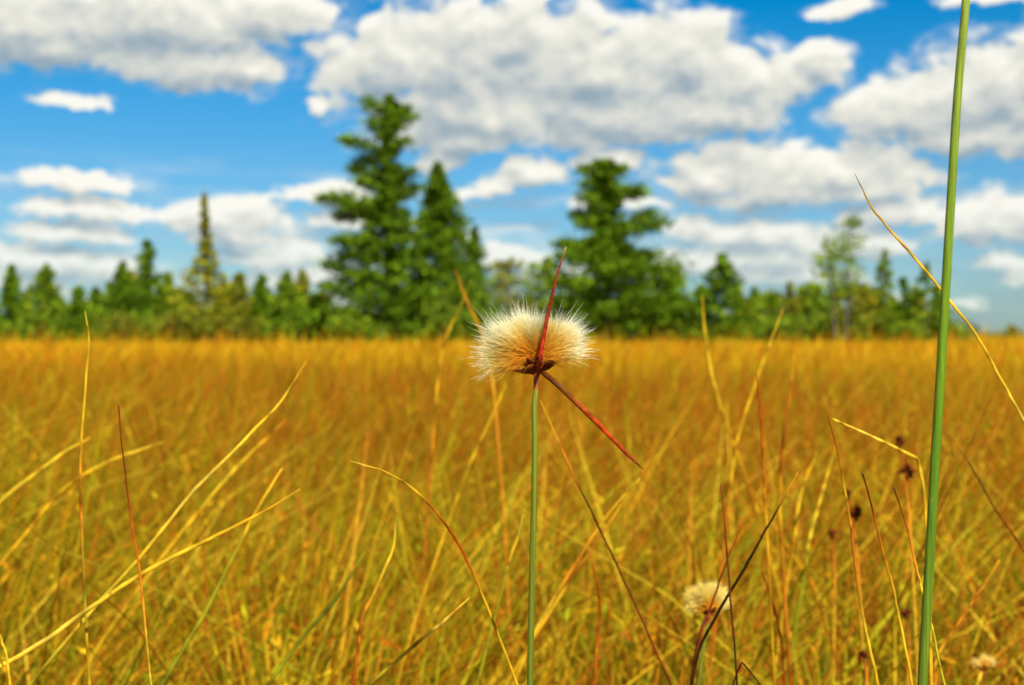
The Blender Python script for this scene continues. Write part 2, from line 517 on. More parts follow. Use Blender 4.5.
# ------------------------------------------------------------------ trees
def quad_cloud(cent, ux, uy, sx, sy):
    """one small four-cornered face per centre"""
    a = cent - ux * sx[:, None]; b = cent + uy * sy[:, None]; c = cent + ux * sx[:, None]; d = cent - uy * sy[:, None]
    v = np.stack([a, b, c, d], 1).reshape(-1, 3)
    return v, np.arange(len(v)).reshape(-1, 4)


def unit(a): return a / (np.linalg.norm(a, axis=-1, keepdims=True) + 1e-9)


def branch_faces(r, p0, p1, n, spread, size, col, var, sag=0.0, hang=0.0):
    """leaf-sized faces along a limb from p0 to p1"""
    t = r.uniform(0.12, 1.03, n) ** 0.75
    c = p0[None] + (p1 - p0)[None] * t[:, None]
    c[:, 2] -= sag * np.sin(np.clip(t, 0, 1) * np.pi) * 0.5
    wid = spread * (0.35 + 0.9 * np.sin(np.clip(t, 0, 1) * np.pi * 0.85))
    off = r.normal(0, 1, (n, 3)) * np.array([1, 1, 0.55]); c = c + off * wid[:, None]
    c[:, 2] -= np.abs(r.normal(0, hang, n))
    ux = unit((p1 - p0)[None] / (np.linalg.norm(p1 - p0) + 1e-6) + r.normal(0, 0.7, (n, 3)))
    uy = unit(np.cross(ux, r.normal(0, 1, (n, 3))))
    s = size * r.uniform(0.6, 1.5, n)
    v, f = quad_cloud(c, ux, uy, s, s * r.uniform(0.3, 0.6, n))
    k = col[r.integers(0, len(col), n)] * np.clip(r.normal(1, var, n), 0.4, 1.8)[:, None]
    return v, f, np.repeat(k, 4, axis=0)


SPRUCE = np.array([(0.080, 0.155, 0.004), (0.11, 0.195, 0.005), (0.165, 0.245, 0.007), (0.045, 0.098, 0.004)])
SPRUCE_PALE = np.array([(0.15, 0.23, 0.008), (0.20, 0.27, 0.010), (0.11, 0.18, 0.008)])
LARCH = np.array([(0.23, 0.26, 0.010), (0.28, 0.28, 0.012), (0.17, 0.20, 0.010), (0.28, 0.22, 0.010)])
BROAD = np.array([(0.17, 0.27, 0.010), (0.22, 0.31, 0.012), (0.12, 0.21, 0.010), (0.25, 0.30, 0.012)])
DULL = np.array([(0.19, 0.20, 0.010), (0.13, 0.16, 0.008), (0.22, 0.19, 0.010)])
BARK = np.array((0.10, 0.065, 0.04)); BIRCH_BARK = np.array((0.42, 0.36, 0.26))


def grow(p, k): return np.clip(p * k, 0, 0.5)


def make_tree(name, px, top, d, prof, label, cat='tree', group=None, pal=SPRUCE, n_br=60, per=60, size=0.11, tilt=0.15,
              seed=1, mat=None, bark=BARK, lean=0.0, gap=0.15, kind='conifer', limbs=(), spread=0.16, trunk_r=0.012, var=0.3, hang=0.06):
    """px/top: where its tip is seen; prof: (height share, reach left, reach right) in pixels, ground up"""
    r = np.random.default_rng(seed)
    s = d / F_PX
    H = CAM_H + (HZ - top) * s
    x = (px - 512) * s
    root = empty(name, (x, d, 0)); tag(root, label, cat, group)
    ph = [q[0] for q in prof]; pl = [q[1] * s for q in prof]; pr = [q[2] * s for q in prof]
    tk = MB()
    zs = np.linspace(-0.1, 1.0, 14)
    bx = lambda t: x + lean * s * max(t, 0) ** 1.5 - lean * s + 0.03 * H * 0.15 * math.sin(t * 5 + seed)
    pts = np.array([(bx(t), d, t * H) for t in zs])
    r0 = max(trunk_r * H, 0.035)
    tk.tube(pts, [r0 * (1.05 - max(t, 0)) + 0.012 for t in zs], [bark * (0.8 + 0.4 * r.random()) for _ in zs], n=8)
    parts = []
    lo = ph[0]
    for i in range(n_br):
        t = lo + (1 - lo) * ((i + r.uniform(0.1, 0.9)) / n_br) ** 0.92
        if r.random() < gap * 0.6: continue
        a = i * 2.39996 + r.normal(0, 0.35)
        ca, sa = math.cos(a), math.sin(a)
        reach = np.interp(t, ph, pr) if ca > 0 else np.interp(t, ph, pl)
        if abs(ca) < 0.6: reach = 0.5 * (np.interp(t, ph, pl) + np.interp(t, ph, pr))
        reach *= r.uniform(0.62, 1.08)
        if r.random() < gap: reach *= 0.55
        p0 = np.array([bx(t), d, t * H])
        rise = (tilt * (t - 0.35) * 1.6 if kind == 'conifer' else r.uniform(0.1, 0.7)) * reach
        p1 = p0 + np.array([ca * reach, sa * reach, rise])
        if kind == 'conifer': p1[2] -= 0.10 * reach * (1.2 - t)
        m = max(6, int(per * (0.35 + 0.65 * reach / (max(pl + pr) + 1e-6))))
        parts.append(branch_faces(r, p0, p1, m, spread * (0.14 + 0.86 * reach / (max(pl + pr) + 1e-6)) , size, pal, var, sag=0.06 * reach, hang=hang))
        if reach > 0.25:
            mid = 0.5 * (p0 + p1) - np.array([0, 0, 0.05 * reach])
            br = max(0.22 * r0 * (1.1 - t), 0.008)
            tk.tube([p0, mid, p0 + 0.9 * (p1 - p0)], [br, br * 0.7, br * 0.25], [bark * 0.8] * 3, n=4, cap=False)
    # strong limbs seen singly
    for (yy, dx, rise) in limbs:
        z = CAM_H + (HZ - yy) * s; t = z / H
        p0 = np.array([bx(t), d, z - 0.2 * rise * s]); ay = r.uniform(-0.5, 0.5) * abs(dx) * s
        p1 = np.array([bx(t) + dx * s, d + ay, z + (rise + r.uniform(-4, 13)) * s])
        parts.append(branch_faces(r, p0, p1, int(90 + abs(dx) * 12), 0.17 + 0.0016 * abs(dx), size, pal, var, sag=0.1, hang=hang))
        tk.tube([p0, 0.5 * (p0 + p1) - np.array([0, 0, .05]), p1], [0.05, 0.035, 0.012], [bark * 0.8] * 3, n=5, cap=False)
    # leader
    if kind == 'conifer':
        parts.append(branch_faces(r, np.array([bx(.93), d, .93 * H]), np.array([bx(1), d, H]), max(10, per // 2), 0.05, size * 0.7, pal, var))
    v, f, c = merge(parts)
    tk.build('trunk', M_BARK, root)
    mesh_obj('crown', v, f, c, mat or M_NEEDLE, root, False)
    return root


def cone(w, top=1.5, low=0.06, bulge=0.0):
    w = w * 1.6
    return [(low, w * 0.8, w * 0.8), (low + 0.12, w, w), (0.5, w * (0.66 + bulge), w * (0.66 + bulge)), (0.8, w * (0.34 + bulge * .5), w * (0.34 + bulge * .5)), (1.0, top, top)]


def build_trees():
    G1 = 'small spruces in the row at left'
    # --- the big trees
    make_tree('spruce_tree', 388, 95, 58, [(0.03, 60, 50), (0.16, 66, 52), (0.27, 62, 46), (0.36, 46, 38), (0.45, 31, 27), (0.6, 18, 18), (0.75, 13, 14), (0.9, 11, 12), (0.96, 7, 8), (1, 2, 2)],
              'tallest dark spruce with ragged tiered limbs left of the cotton flower', n_br=200, per=230, size=0.090, seed=3, spread=0.27, gap=0.2, tilt=0.35, trunk_r=0.014,
              limbs=[(114, -24, 4), (112, 16, 3), (128, 22, 2), (134, -18, 3), (150, -42, 3), (148, 18, 4), (158, -30, -4), (176, -36, 5), (180, 26, 0), (186, -28, -4), (206, -62, -3), (212, -50, -5), (199, 28, 3), (206, -40, 4), (222, 24, -3), (236, -48, -3), (244, -40, 4),
                     (240, 28, 0), (258, -46, 4), (262, 34, -2), (282, -60, 8), (300, -62, 10), (318, -60, 8), (326, -56, 2), (300, 44, 8)])
    make_tree('spruce_tree', 437, 163, 60, [(0.03, 44, 52), (0.2, 46, 54), (0.45, 40, 46), (0.6, 31, 37), (0.75, 21, 25), (0.9, 11, 12), (1, 2, 2)],
              'pointed dense spruce close against the right side of the tallest spruce', n_br=160, per=260, size=0.088, seed=4, spread=0.30, gap=0.08)
    make_tree('spruce_tree', 475, 226, 63, [(0.05, 26, 26), (0.3, 24, 24), (0.6, 15, 15), (0.85, 8, 8), (1, 2, 2)],
              'slim dark spruce above the left side of the cotton flower', n_br=70, per=120, size=0.085, seed=5, spread=0.22, gap=0.05, pal=SPRUCE * 0.8)
    make_tree('pine_tree', 606, 161, 58, [(0.03, 50, 84), (0.18, 54, 88), (0.30, 48, 72), (0.42, 34, 46), (0.55, 20, 24), (0.7, 15, 18), (0.85, 17, 19), (0.95, 16, 18), (1, 10, 12)],
              'broad dark green pine with blunt crown right of the cotton flower', n_br=190, per=240, size=0.095, kind='broad', seed=6, spread=0.30, gap=0.2, tilt=0.6, trunk_r=0.016,
              limbs=[(172, -22, 5), (170, 18, 4), (184, -20, 2), (190, 30, 4), (197, 38, 0), (206, -24, 3), (214, -32, 3), (222, -26, -4), (234, 54, 0), (230, 44, 5), (240, -34, 0), (252, -46, -2), (256, 44, 3), (264, -46, 3), (268, 58, 4), (284, -50, 6), (288, 70, 8), (304, 80, 10), (318, 80, 8), (306, -50, 8), (326, 78, 0)])
    make_tree('spruce_tree', 722, 254, 57, cone(26, 3, 0.04, 0.14), 'short full green spruce standing between the pine and the birches', pal=SPRUCE, n_br=70, per=75, seed=7, spread=0.20, gap=0.06)
    # --- left row
    L = [
        (12, 265, 66, cone(13), 'narrow dark spruce at the left edge of the tree row', SPRUCE),
        (46, 264, 62, cone(22, bulge=.05), 'fuller mid green spruce second from the left edge', SPRUCE_PALE),
        (78, 287, 60, cone(14), 'small dark spruce behind the upright yellow blade', SPRUCE),
        (122, 262, 64, cone(14), 'dark spruce leaning on its taller thin neighbour at left', SPRUCE),
        (147, 240, 64, [(0.05, 20, 20), (0.4, 16, 16), (0.7, 11, 11), (0.9, 7, 7), (1, 2, 2)], 'tall thin spruce with club shaped top at left', SPRUCE),
        (168, 273, 63, cone(11), 'little spruce between the thin spruce and the bare topped tamarack', SPRUCE_PALE),
        (262, 275, 62, cone(14), 'dark narrow spruce right of the bare topped tamarack', SPRUCE),
        (287, 272, 60, cone(21, bulge=.05), 'leafy bright green spruce left of the tallest spruce', SPRUCE_PALE),
    ]
    for i, (x, t, d, p, lab, pal) in enumerate(L):
        make_tree('spruce_tree', x, t, d, p, lab, group=G1, pal=pal, n_br=66, per=120, seed=20 + i, spread=0.24, size=0.095, gap=0.08)
    make_tree('tamarack_tree', 205, 193, 60, [(0.04, 38, 40), (0.25, 38, 42), (0.42, 30, 34), (0.52, 24, 22), (0.60, 9, 10), (0.75, 6, 6), (1, 1, 1)],
              'yellowish tamarack with a tall nearly bare spire', pal=LARCH, n_br=110, per=75, seed=31, spread=0.20, size=0.10, gap=0.2)
    make_tree('tamarack_tree', 240, 272, 61, [(0.04, 17, 17), (0.5, 14, 14), (0.8, 9, 9), (1, 4, 4)], 'dense brownish tamarack beside the bare topped one', pal=DULL, n_br=46, per=50, seed=32, spread=0.15)
    # --- right group
    make_tree('birch_tree', 826, 236, 60, [(0.42, 8, 10), (0.6, 15, 16), (0.8, 14, 14), (1, 6, 6)], 'airy birch with small tufted crown, left one of the pair', pal=BROAD, mat=M_LEAF, bark=BIRCH_BARK * 0.2,
              n_br=26, per=36, seed=41, kind='broad', spread=0.22, gap=0.2, lean=-10, size=0.10)
    make_tree('birch_tree', 852, 217, 60, [(0.40, 8, 8), (0.55, 16, 14), (0.75, 18, 16), (0.92, 10, 12), (1, 5, 5)], 'taller airy birch with loose crown above the green thicket', pal=BROAD, mat=M_LEAF, bark=BIRCH_BARK * 0.2,
              n_br=32, per=38, seed=42, kind='broad', spread=0.24, gap=0.2, lean=6, size=0.10)
    Rr = [
        ('spruce_tree', 790, 282, 61, cone(16), 'small olive spruce in the thicket left of the birches', DULL),
        ('spruce_tree', 885, 249, 62, [(0.05, 16, 16), (0.4, 14, 14), (0.7, 10, 10), (1, 3, 3)], 'slender light green spruce just right of the birches', SPRUCE_PALE),
        ('spruce_tree', 903, 277, 60, cone(14), 'small spruce between the light spruce and the green stem', SPRUCE),
        ('spruce_tree', 926, 262, 59, cone(20, bulge=.06), 'dark spruce half hidden behind the thick green stem', SPRUCE),
    ]
    for i, (nm, x, t, d, p, lab, pal) in enumerate(Rr):
        make_tree(nm, x, t, d, p, lab, pal=pal, n_br=46, per=46, seed=50 + i, spread=0.15, size=0.10, group='small spruces in the thicket at right')
    # --- leafy trees behind and between
    Bq = [
        (508, 262, 72, 36, 'pale leafy tree in the gap behind the cotton flower'),
        (545, 258, 70, 26, 'pale leafy tree touching the left flank of the pine'),
        (672, 266, 66, 20, 'round leafy tree under the right flank of the pine'),
        (320, 293, 64, 20, 'bright leafy sapling at the foot of the tallest spruce, left side'),
        (772, 294, 66, 22, 'low leafy tree next to the short full spruce'),
        (815, 284, 64, 22, 'leafy green tree under the left birch'),
        (860, 286, 62, 28, 'bushy green tree under the taller birch'),
        (100, 300, 72, 24, 'pale leafy tree left of the thin spruces'),
        (185, 292, 70, 22, 'yellow green leafy tree left of the bare topped tamarack'),
        (225, 285, 70, 24, 'yellow green leafy tree behind the brownish tamarack'),
    ]
    for i, (x, t, d, w, lab) in enumerate(Bq):
        make_tree('leafy_tree', x, t, d, [(0.1, w * .9, w * .9), (0.4, w, w), (0.7, w * .8, w * .8), (0.9, w * .5, w * .5), (1, w * .25, w * .25)], lab, pal=BROAD if i % 3 else LARCH,
                  mat=M_LEAF, n_br=46, per=60, seed=70 + i, kind='broad', spread=0.30, size=0.12, gap=0.1, trunk_r=0.01)
    # --- young spruces filling the row
    rf = np.random.default_rng(19)
    for i, x in enumerate([-8, 28, 62, 96, 110, 135, 158, 182, 222, 252, 275, 302, 318, 702, 742, 758, 805, 838, 872, 893, 914, 938]):
        make_tree('spruce_tree', x + rf.uniform(-4, 4), rf.uniform(268, 300), rf.uniform(60, 68), cone(rf.uniform(9, 14), bulge=.08), 'young blurred spruce filling in the row of trees',
                  group='young spruces filling the tree row', pal=[SPRUCE, SPRUCE_PALE, LARCH][i % 3], n_br=48, per=75, seed=200 + i, spread=0.22, size=0.10, gap=0.08)
    # --- low shrubs along the foot of the trees
    rr = np.random.default_rng(9)
    xs = np.linspace(-30, 945, 62)
    for i, x in enumerate(xs):
        x = x + rr.uniform(-9, 9); d = rr.uniform(55, 75); top = (rr.uniform(304, 325) if x < 325 or 690 < x else rr.uniform(292, 322)) + (6 if 690 < x < 770 else 0)
        w = rr.uniform(15, 26)
        pal = [BROAD * 0.8, DULL * 0.8, SPRUCE, SPRUCE_PALE * 0.9][rr.integers(0, 4)]
        s = d / F_PX; H = CAM_H + (HZ - top) * s; X = (x - 512) * s
        root = empty('shrub', (X, d, 0))
        tag(root, 'low blurred green shrub in the fringe at the foot of the trees', 'shrub', 'shrubs along the foot of the trees')
        parts = []; st = MB()
        for k in range(9):
            a = rr.uniform(0, 6.28); q = rr.uniform(0.2, 1) * w * s
            p0 = np.array([X, d, 0.05]); p1 = np.array([X + math.cos(a) * q, d + math.sin(a) * q, H * rr.uniform(0.65, 1.0)])
            parts.append(branch_faces(rr, p0 + 0.25 * (p1 - p0), p1, 60, 0.26, 0.11, pal, 0.3))
            st.tube([p0, 0.5 * (p0 + p1) + np.array([0, 0, .1]), p1], [.02, .014, .006], [BARK] * 3, n=4, cap=False)
        v, f, c = merge(parts)
        st.build('stem', M_BARK, root); mesh_obj('foliage', v, f, c, M_LEAF, root, False)
    # --- far wood on the skyline
    parts = []
    r = np.random.default_rng(77)
    for x in np.arange(880, 1075, 2.2):
        d = r.uniform(330, 380); s = d / F_PX; X = (x - 512) * s; H = CAM_H + r.uniform(0.5, 3.5) * s
        parts.append(branch_faces(r, np.array([X, d, 0.1]), np.array([X, d, H]), 34, 0.55, 0.30, DULL, 0.25))
    v, f, c = merge(parts)
    tag(mesh_obj('far_wood', v, f, c, M_LEAF, None, False), 'thin dark line of far woods on the right skyline', 'woods', kind='stuff')
    make_tree('lone_tree', 1012, 326, 150, [(0.1, 6, 6), (0.5, 7, 7), (1, 4, 4)], 'tiny lone dark tree on the far right skyline', pal=DULL, mat=M_LEAF, n_br=16, per=30, seed=91, kind='broad', spread=0.3, size=0.15)


build_trees()


# ------------------------------------------------------------------ single blades standing in the foreground
Y_ = (0.70, 0.48, 0.025); GO = (0.62, 0.37, 0.014); OR = (0.50, 0.17, 0.010); RU = (0.36, 0.07, 0.004)
DR = (0.17, 0.020, 0.003); DK = (0.07, 0.022, 0.003); GR = (0.30, 0.27, 0.012); DG = (0.15, 0.17, 0.010); PA = (0.72, 0.52, 0.06); BK = (0.028, 0.012, 0.003)


def blade(pts, d, w, cols, label, d2=None, name='sedge_leaf', sharp=False, tipw=0.25, group='single sedge blades in the foreground'):
    """pts tip first, in photo columns and rows; runs on down to the bog surface"""
    n = len(pts); d2 = d if d2 is None else d2
    P = [at(px, py, d + (d2 - d) * i / (n - 1)) for i, (px, py) in enumerate(pts)]
    # carry the lower end to the ground, turning upright
    e = P[-1]; t = P[-1] - P[-2]; t = t / (np.linalg.norm(t) + 1e-9)
    vis = len(P)
    hgt = e[2]
    down = -abs(t[2]) if abs(t[2]) > 0.2 else -0.35
    lat = np.array([t[0], t[1], 0]) / max(abs(down), 0.3)
    for k in (0.35, 0.7, 1.0):
        sl = lat * hgt * (0.62 * (1 - (1 - k) ** 2)) * 0.8
        P.append(np.array([e[0] + sl[0], e[1] + sl[1] + 0.02 * k, e[2] * (1 - k) - 0.01 * k]))
    P = np.array(P)
    if sharp:
        Q = np.vstack([P[:1]] + [np.linspace(P[i], P[i + 1], 7)[1:] for i in range(len(P) - 1)]); per = 6
    else:
        Q = spline(P, 6); per = 6
    m = len(Q); ts = np.arange(m) / ((vis - 1) * per)
    rw = np.random.default_rng(int(abs(pts[0][0]) * 7 + abs(pts[0][1])))
    if not sharp:       # small crooks along the blade
        wob = np.cumsum(rw.normal(0, 1, (m, 3)), axis=0); wob -= np.linspace(0, 1, m)[:, None] * wob[-1]
        Q = Q + wob * 0.28 * d / F_PX
    C = ramp([(i / (len(cols) - 1), c) for i, c in enumerate(cols)], np.clip(ts, 0, 1))
    C = C * np.clip(rw.normal(1, 0.13, (m, 1)), 0.6, 1.3)
    brown = (rw.random(m) < 0.10)[:, None]
    C = np.where(brown, C * np.array([0.55, 0.40, 0.4]), C)
    rad = 0.37 * w * d / F_PX * np.interp(ts, [0, 0.12, 0.45, 1.0, 2.0], [tipw, 0.6, 1.0, 1.0, 1.05])
    base = Q[-1].copy()
    b = MB(); b.tube(Q - base, rad, C, n=6, flat=0.45)
    o = b.build(name, M_BLADE if w > 3.2 else M_STALK)
    o.location = base
    return tag(o, label, 'grass blade', group)


blade([(86, 311), (88, 326), (84, 400), (81, 470), (83, 540), (87, 610), (91, 690)], 0.62, 4.2, [Y_, Y_, GO, OR, GR, GO], 'upright straw yellow blade with kinked tip, alone near the left edge')
blade([(118, 405), (122, 450), (128, 500), (135, 545), (142, 600), (151, 690)], 0.55, 3.0, [DR, DK, DR, RU, OR, GR], 'thin dark red stalk leaning left beside the long yellow arched blade', name='sedge_stalk', tipw=0.8)
blade([(306, 361), (285, 396), (250, 433), (195, 490), (148, 548), (96, 606), (30, 684)], 0.64, 5.0, [GO, Y_, Y_, PA, Y_, Y_, GR], 'long yellow blade arching up right across the left field')
blade([(300, 489), (245, 521), (190, 549), (140, 575), (90, 608), (40, 644), (-6, 670)], 0.61, 6.0, [GO, GO, Y_, Y_, PA, Y_], 'broad yellow blade lying low from the bottom left corner')
blade([(287, 418), (258, 447), (225, 480), (185, 528)], 1.10, 5.5, [OR, GO, Y_, GO], label='soft blurred blade just under the long yellow arched one')
blade([(92, 436), (60, 455), (30, 478), (0, 502), (-30, 540)], 0.88, 7.0, [GO, Y_, Y_, GO], 'thick blurred blade slanting up at the left edge')
blade([(165, 442), (140, 451), (110, 462), (70, 485), (30, 530)], 1.10, 5.0, [Y_, Y_, GO, GO], label='nearly level pale blade behind the thin dark red stalk')
blade([(282, 468), (262, 502), (240, 545), (205, 615), (180, 655), (160, 690)], 0.78, 6.5, [Y_, GO, GR, GR, DG], 'green based blade with yellow tip rising at lower left')
blade([(364, 552), (335, 600), (308, 632), (268, 686)], 0.74, 5.5, [GR, DG, DG, GR], 'dark green slanting blade at the bottom, left of the arched rust blade')
blade([(350, 461), (378, 468), (408, 485), (446, 526), (466, 560), (488, 612), (518, 690)], 0.54, 3.8, [PA, GO, GO, RU, RU, GO, GO], 'arched blade curving down from pale tip to rust middle')
blade([(470, 598), (440, 625), (410, 650), (368, 686)], 0.62, 5.0, [Y_, PA, Y_, GR], 'short bright yellow blade slanting at bottom centre left')
blade([(396, 515), (392, 545), (375, 585), (362, 615), (357, 650), (352, 690)], 0.70, 5.0, [GR, Y_, GO, OR, OR, RU], 'orange red blade with yellow top at bottom, left of the stem')
blade([(471, 280), (460, 310), (447, 342), (438, 400), (432, 470)], 1.5, 4.2, [GR, GR, GO, GO, OR], label='greenish blade crossed by an orange one left of the cotton head')
blade([(456, 270), (464, 292), (474, 315), (485, 340), (493, 380), (497, 430)], 1.4, 2.5, [OR, OR, GO, OR], label='orange tipped blade crossing behind the left of the cotton head')
blade([(506, 384), (488, 425), (470, 462), (450, 515)], 1.15, 4.0, [GO, GO, GO, GO], label='faint golden blade slanting below the cotton head')
blade([(540, 400), (560, 445), (582, 492), (605, 540), (630, 595), (668, 680)], 0.68, 2.8, [GO, OR, DK, DK, DK, DR], 'long thin dark brown stalk slanting right from beneath the cotton head', name='sedge_stalk')
blade([(640, 478), (610, 512), (575, 565), (540, 622), (515, 680)], 0.86, 5.0, [Y_, GO, OR, Y_, GO], 'golden blade leaning right just right of the flower stem, upper of two')
blade([(628, 495), (596, 545), (565, 590), (534, 640)], 0.90, 5.0, [GO, OR, GO, GO], 'golden blade leaning right just right of the flower stem, lower of two')
blade([(523, 516), (518, 535), (510, 560), (503, 585)], 0.80, 4.0, [PA, Y_, GO, GR], 'short pale tipped blade immediately left of the flower stem')
blade([(588, 548), (597, 585), (600, 610), (596, 650), (592, 690)], 0.80, 4.5, [OR, RU, RU, OR, RU], 'upright rust blade at bottom, right of the flower stem')
blade([(702, 296), (705, 335), (711, 372), (722, 412), (735, 448)], 1.3, 4.2, [GO, Y_, Y_, GO, GO], label='gold blade bowing right in front of the short full spruce')
blade([(783, 309), (770, 345), (757, 380), (742, 425), (733, 470), (727, 520)], 1.2, 4.8, [Y_, Y_, GO, GO, GO, OR], label='gold blade curving up right toward the low leafy tree')
blade([(757, 374), (761, 420), (765, 470), (768, 530)], 0.78, 4.0, [RU, RU, OR, GO], 'straight rust tipped blade behind the curving gold blade')
blade([(794, 355), (790, 400), (783, 450), (780, 510), (783, 570), (787, 630), (790, 690)], 0.92, 5.5, [GO, OR, RU, GO, OR, OR, RU], label='tall orange red blade right of the small flower')
blade([(832, 419), (860, 431), (890, 445), (918, 459), (924, 490), (927, 530), (929, 580)], 0.60, 5.0, [Y_, PA, Y_, Y_, GO, GO], 'snapped yellow blade folded sharply beside the thick green stem', sharp=True, tipw=0.8)
blade([(828, 415), (838, 452), (846, 490), (852, 530), (858, 585), (866, 635), (878, 690)], 0.60, 3.6, [DR, RU, GO, OR, OR, Y_, GO], 'dark tipped blade touching the end of the snapped yellow blade', name='sedge_leaf')
blade([(862, 473), (871, 505), (883, 552), (893, 590), (902, 630), (913, 690)], 0.54, 3.4, [BK, DR, OR, GO, Y_, GO], 'needle thin blade with dark red top, left of two by the green stem', tipw=0.6)
blade([(894, 487), (903, 515), (914, 558), (924, 600), (934, 640), (946, 690)], 0.53, 3.2, [BK, DR, OR, GO, GR, GR], 'needle thin dark red blade crossing behind the thick green stem', tipw=0.6)
blade([(855, 174), (870, 204), (890, 230), (918, 262), (945, 296), (975, 335), (1002, 380), (1030, 428)], 0.53, 3.9, [DK, GO, GO, Y_, Y_, Y_, PA], 'long straw blade arching against the sky behind the green stem', tipw=0.15)
blade([(948, 432), (970, 466), (990, 502), (1018, 545)], 0.78, 2.6, [OR, DK, DK, DR], 'thin dark stalk slanting at the right edge', name='sedge_stalk')
blade([(721, 484), (724, 520), (728, 565), (733, 615), (738, 690)], 0.60, 2.8, [DR, DR, DK, DK, BK], 'thin dark upright stalk just right of the small flower', name='sedge_stalk', tipw=0.7)
blade([(798, 472), (778, 508), (756, 545), (738, 577), (716, 615), (700, 645), (690, 690)], 0.60, 4.0, [GO, DK, BK, BK, BK, DK], 'blackish blade slanting across the right of the small flower')
blade([(743, 524), (732, 548), (722, 572), (712, 600), (700, 640), (692, 690)], 0.68, 3.0, [RU, DR, DK, DR, DK], 'dark red stalk passing in front of the small flower', name='sedge_stalk')
blade([(764, 690), (752, 674), (742, 662), (737, 673), (731, 690)], 0.50, 2.4, [BK, BK, BK, BK], 'black bent stalk folded like a roof at the bottom edge', name='sedge_stalk', sharp=True, tipw=0.9)
blade([(836, 446), (829, 470), (820, 502), (812, 535), (806, 570)], 1.05, 5.5, [GO, Y_, Y_, Y_, GR], label='yellow green blade under the end of the snapped blade')
blade([(816, 452), (808, 474), (800, 502), (794, 540)], 1.10, 5.0, [GO, GO, Y_, GO], label='shorter golden blade left of the yellow green one')
blade([(1000, 560), (980, 592), (962, 618), (940, 650), (930, 690)], 0.82, 4.6, [GO, OR, OR, GO, GR], 'orange gold blade leaning right at the bottom right')
blade([(0, 634), (5, 655), (11, 690)], 0.60, 4.0, [Y_, Y_, GO], 'yellow blade stub at the bottom left corner')
blade([(760, 686 - 120), (772, 600), (780, 640), (784, 690)], 0.80, 3.4, [RU, DR, DR, RU], 'dark rust upright stalk right of the black bent stalk', name='sedge_stalk')


# ------------------------------------------------------------------ thick green stem
def build_green_stem():
    pts = [(970, -60), (966, 0), (958, 90), (951, 200), (945, 300), (939, 400), (933, 500), (928, 590), (922, 690)]
    P = [at(x, y, 0.43 - 0.0 * i) for i, (x, y) in enumerate(pts)]
    e = P[-1]
    P += [e + np.array([-0.006, 0.004, -0.2]), np.array([e[0] - 0.012, e[1] + 0.01, -0.01])]
    Q = spline(np.array(P), 6); m = len(Q)
    base = Q[-1].copy()
    ts = np.linspace(0, 1, m)
    b = MB()
    b.tube(Q - base, np.interp(ts, [0, .1, .6, 1], [3.9, 4.1, 4.9, 5.2]) * 0.43 / F_PX,
           ramp([(0, (0.19, 0.23, 0.03)), (.2, (0.15, 0.21, 0.018)), (.4, (0.10, 0.17, 0.006)), (.55, (0.07, 0.14, 0.005)), (1, (0.10, 0.12, 0.01))], ts), n=14)
    o = b.build('rush_stalk', M_RUSH); o.location = base
    tag(o, 'thick upright green rush stem running past the top at right', 'rush stem')


build_green_stem()


